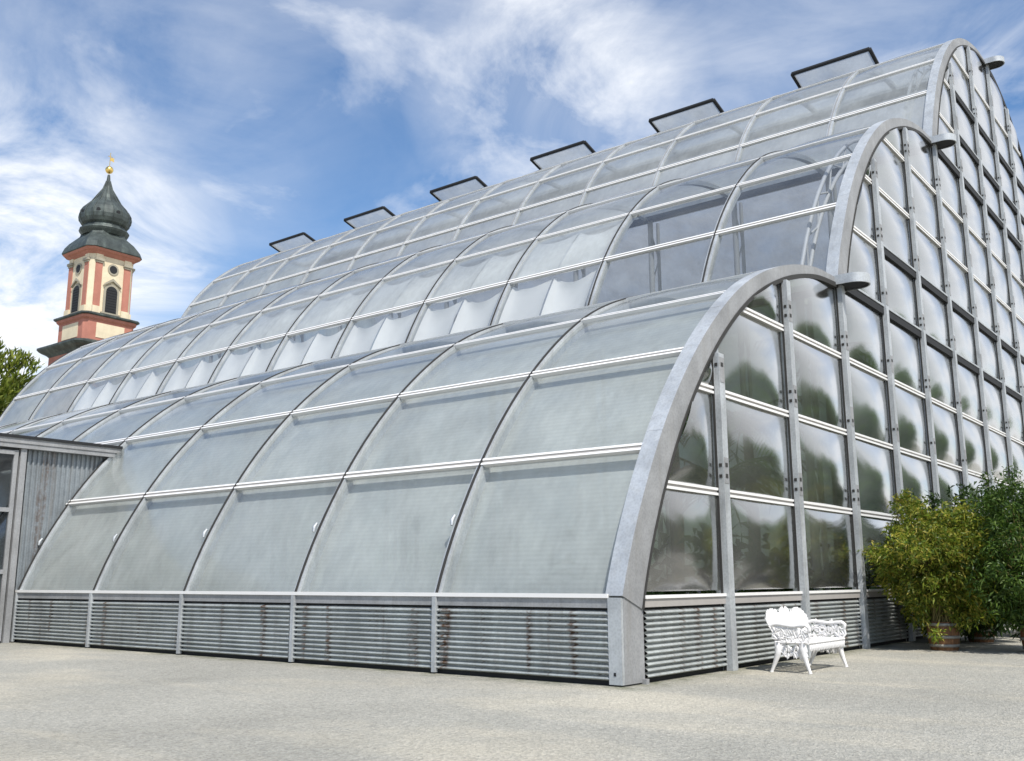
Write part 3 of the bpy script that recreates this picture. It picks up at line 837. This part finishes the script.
# indoor palms and planting behind the lower gable panes
def palm(loc, label, h, seed):
    global rnd
    old = rnd; rnd = random.Random(seed)
    root = tag(empty('palm_tree', loc), label, 'palm tree', 'palms growing inside the greenhouse')
    t = MB(); t.tube([(0, 0, 0), (.1, .05, h*.5), (0, .1, h)], [.2, .16, .12], 8); t.build('trunk', M['bark'], root)
    lf = MB()
    for k in range(16):
        a = 2*PI*k/16+rnd.uniform(-.2, .2); e = rnd.uniform(.2, 1.1); Lf = rnd.uniform(1.6, 2.3)
        pts = [Vector((math.cos(a)*Lf*q/8*math.cos(e*(1-q/9)), math.sin(a)*Lf*q/8*math.cos(e*(1-q/9)), h+Lf*(q/8)*math.sin(e)-1.3*(q/8)**2)) for q in range(9)]
        lf.tube(pts, [.025]*8+[.008], 4)
        for q in range(1, 9):
            s_ = (pts[q]-pts[q-1]).cross(Vector((0,0,1))).normalized()
            for sg in (1, -1):
                for e_ in (0, .5): leaf(lf, pts[q-1].lerp(pts[q], e_), s_*sg+(pts[q]-pts[q-1]).normalized()*.6+Vector((0,0,-.2)), .55, .06, .4)
    lf.build('fronds', M['leaf_dark'], root); rnd = old; return root
palm((-4.5, 13.5, 0), 'palm inside the greenhouse, first behind the clear panes of the middle tier', 5.2, 1)
palm((-7.5, 15.0, 0), 'palm inside the greenhouse behind the second clear bay of the middle tier', 5.6, 2)
palm((-5.0, 21.0, 0), 'tallest palm inside the greenhouse under the ridge by the gable', 8.5, 3)
palm((-10.5, 20.0, 0), 'palm inside the greenhouse under the top tier farther from the gable', 8.0, 4)
palm((-3.2, 9.0, 0), 'short palm inside the greenhouse behind the gable near the white bench', 3.2, 5)
pl = MB()
for i in range(420):
    x = -rnd.uniform(.9, 3.0); y = rnd.uniform(1.4, 24); hgt = rnd.uniform(.5, 2.6)*(.55+.45*math.sin(y*1.1)**2)
    for q in range(16):
        p = Vector((x+rnd.uniform(-.35, .35), y+rnd.uniform(-.35, .35), rnd.uniform(.05, hgt)))
        leaf(pl, p, rand_dir(-.2)+Vector((0,0,.4)), rnd.uniform(.25, .5), rnd.uniform(.08, .2), .4)
tag(pl.build('indoor_planting', M['leaf_dark']), 'dark leafy planting behind the lowest gable panes', 'planting', kind='stuff')

# ------------------------------------------------------------------ ground
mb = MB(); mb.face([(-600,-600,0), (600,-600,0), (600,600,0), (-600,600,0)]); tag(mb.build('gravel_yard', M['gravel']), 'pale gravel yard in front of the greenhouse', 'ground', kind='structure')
mb = MB(); mb.face([(XEND+.1, .08, .004), (-.08, .08, .004), (-.08, 2*RIDGE-.1, .004), (XEND+.1, 2*RIDGE-.1, .004)]); tag(mb.build('soil_floor', M['soil']), 'dark soil floor inside the greenhouse', 'ground', kind='structure')

# ------------------------------------------------------------------ scale everything to metres
seen = set()
for o in bpy.data.objects:
    o.location = o.location*U
    if o.type == 'MESH' and o.data.name not in seen:
        seen.add(o.data.name); o.data.transform(Matrix.Scale(U, 4))

# ------------------------------------------------------------------ camera, sky, sun
cam = bpy.data.objects.new('camera', bpy.data.cameras.new('camera')); col.objects.link(cam); sc.camera = cam
cam.data.sensor_width = 36; cam.data.lens = FPX/1024*36; cam.data.clip_end = 3000; cam.data.clip_start = .05
R3 = Matrix((RGT, UPV, -FWD)).transposed()
cam.matrix_world = Matrix.Translation(CAM*U) @ R3.to_4x4()

EL = math.radians(54); AZ = Vector((.86, -.51))          # direction towards the sun
AZ.normalize()
sd = Vector((AZ.x*math.cos(EL), AZ.y*math.cos(EL), math.sin(EL)))
L = bpy.data.lights.new('sun', 'SUN'); L.energy = 4.2; L.angle = math.radians(.55); L.color = (1, .955, .88)
so = bpy.data.objects.new('sun', L); col.objects.link(so); so.rotation_euler = sd.to_track_quat('Z', 'Y').to_euler()
w = bpy.data.worlds.new('World'); sc.world = w; w.use_nodes = True
t = w.node_tree; bg = t.nodes['Background']
def wn(typ, **kw):
    n = t.nodes.new(typ)
    for k, v in kw.items():
        if hasattr(n, k): setattr(n, k, v)
        else: n.inputs[k].default_value = v
    return n
sky = wn('ShaderNodeTexSky'); sky.sky_type = 'NISHITA'; sky.sun_disc = False
sky.sun_elevation = EL; sky.sun_rotation = math.atan2(AZ.x, AZ.y); sky.air_density = 1.0; sky.dust_density = .6; sky.ozone_density = 2.2; sky.altitude = 400
tc = wn('ShaderNodeTexCoord')
sep = wn('ShaderNodeSeparateXYZ'); t.links.new(tc.outputs['Generated'], sep.inputs[0])
def wmath(op, a, b=None):
    m = wn('ShaderNodeMath'); m.operation = op
    for i, v in enumerate((a, b)):
        if v is None: continue
        if hasattr(v, 'node'): t.links.new(v, m.inputs[i])
        else: m.inputs[i].default_value = v
    return m.outputs[0]
# project the view direction onto a cloud deck
zz = wmath('MAXIMUM', wmath('ADD', sep.outputs[2], .16), .05)
px_, py_ = wmath('DIVIDE', sep.outputs[0], zz), wmath('DIVIDE', sep.outputs[1], zz)
cmb = wn('ShaderNodeCombineXYZ'); t.links.new(px_, cmb.inputs[0]); t.links.new(py_, cmb.inputs[1])
def wnoise(scale, detail, rough, dist, off, stretch=(1, 1, 1), rot=0):
    mp = wn('ShaderNodeMapping'); mp.inputs['Location'].default_value = off; mp.inputs['Scale'].default_value = stretch; mp.inputs['Rotation'].default_value = (0, 0, rot)
    t.links.new(cmb.outputs[0], mp.inputs[0])
    n = wn('ShaderNodeTexNoise'); n.inputs['Scale'].default_value = scale; n.inputs['Detail'].default_value = detail; n.inputs['Roughness'].default_value = rough; n.inputs['Distortion'].default_value = dist
    t.links.new(mp.outputs[0], n.inputs['Vector']); return n.outputs['Fac']
def wramp(f, stops):
    r = wn('ShaderNodeValToRGB'); e = r.color_ramp.elements
    while len(e) < len(stops): e.new(.5)
    for k, (p, c) in enumerate(stops): e[k].position = p; e[k].color = (c, c, c, 1)
    t.links.new(f, r.inputs[0]); return r.outputs[0]
big = wramp(wnoise(.62, 4, .55, .5, (3.1, 1.7, 0)), [(.42, 0), (.66, 1)])
wisp = wramp(wnoise(2.0, 9, .60, .8, (.6, 4.2, 0), (1, 1.35, 1), .5), [(.40, 0), (.80, 1)])
puff = wramp(wnoise(3.4, 7, .58, .4, (5.2, .4, 0)), [(.55, 0), (.80, 1)])
low = wramp(sep.outputs[2], [(.10, 1), (.40, 0)])
# a bank of bright cloud stands over the yard to the right, opposite the gable
bank = wramp(wmath('ADD', wmath('MULTIPLY', sep.outputs[0], .8), wmath('MULTIPLY', sep.outputs[1], .6)), [(.50, 0), (.85, 1)])
m0 = wmath('ADD', wmath('MULTIPLY', wmath('ADD', big, .18), wisp), wmath('MULTIPLY', wmath('MULTIPLY', low, big), .8))
m0 = wmath('ADD', m0, wmath('MULTIPLY', puff, .55))
soft = wramp(wnoise(2.3, 9, .62, .6, (9.1, 3.3, 0)), [(.36, .08), (.66, 1)])
def lobe(d, wide, narrow, amount):
    global m0
    vm = wn('ShaderNodeVectorMath'); vm.operation = 'DOT_PRODUCT'; t.links.new(tc.outputs['Generated'], vm.inputs[0]); vm.inputs[1].default_value = d
    r = wramp(vm.outputs['Value'], [(math.cos(math.radians(wide)), 0), (math.cos(math.radians(narrow)), 1)])
    m0 = wmath('ADD', m0, wmath('MULTIPLY', wmath('MULTIPLY', r, soft), amount))
lobe((-.885, .385, .26), 12, 2, 1.5)        # bright cumulus low behind the tower
lobe((-.787, .441, .431), 12, 4, .28)        # thin veil above the tower
lobe((-.511, .722, .466), 8, 1, 1.2)         # small white puff above the roof
lobe((-.335, .80, .492), 12, 3, .2)
mask = wmath('MINIMUM', wmath('ADD', m0, wmath('MULTIPLY', bank, .85)), .95)
shade = wramp(wnoise(2.2, 6, .6, .2, (7, 2, 0)), [(.35, .72), (.65, 1.0)])
cc = wn('ShaderNodeMix'); cc.data_type = 'RGBA'; cc.inputs[6].default_value = (6.6, 7.0, 7.8, 1); cc.inputs[7].default_value = (9.2, 9.4, 9.7, 1)
t.links.new(shade, cc.inputs[0])
mx = wn('ShaderNodeMix'); mx.data_type = 'RGBA'; t.links.new(mask, mx.inputs[0]); hs = wn('ShaderNodeHueSaturation'); hs.inputs['Saturation'].default_value = 1.15; hs.inputs['Value'].default_value = 1.4; t.links.new(sky.outputs[0], hs.inputs['Color']); t.links.new(hs.outputs[0], mx.inputs[6]); t.links.new(cc.outputs[2], mx.inputs[7])
t.links.new(mx.outputs[2], bg.inputs['Color']); bg.inputs['Strength'].default_value = .10

# ------------------------------------------------------------------ render settings
sc.view_settings.view_transform = 'Standard'; sc.view_settings.look = 'None'; sc.view_settings.exposure = 0.28; sc.view_settings.gamma = 1
sc.render.engine = 'CYCLES'; cyc = sc.cycles
cyc.max_bounces = 8; cyc.transparent_max_bounces = 20; cyc.diffuse_bounces = 3; cyc.glossy_bounces = 4; cyc.caustics_reflective = False; cyc.caustics_refractive = False
cyc.use_denoising = True; cyc.sample_clamp_indirect = 4
try: cyc.denoiser = 'OPENIMAGEDENOISE'
except Exception: pass
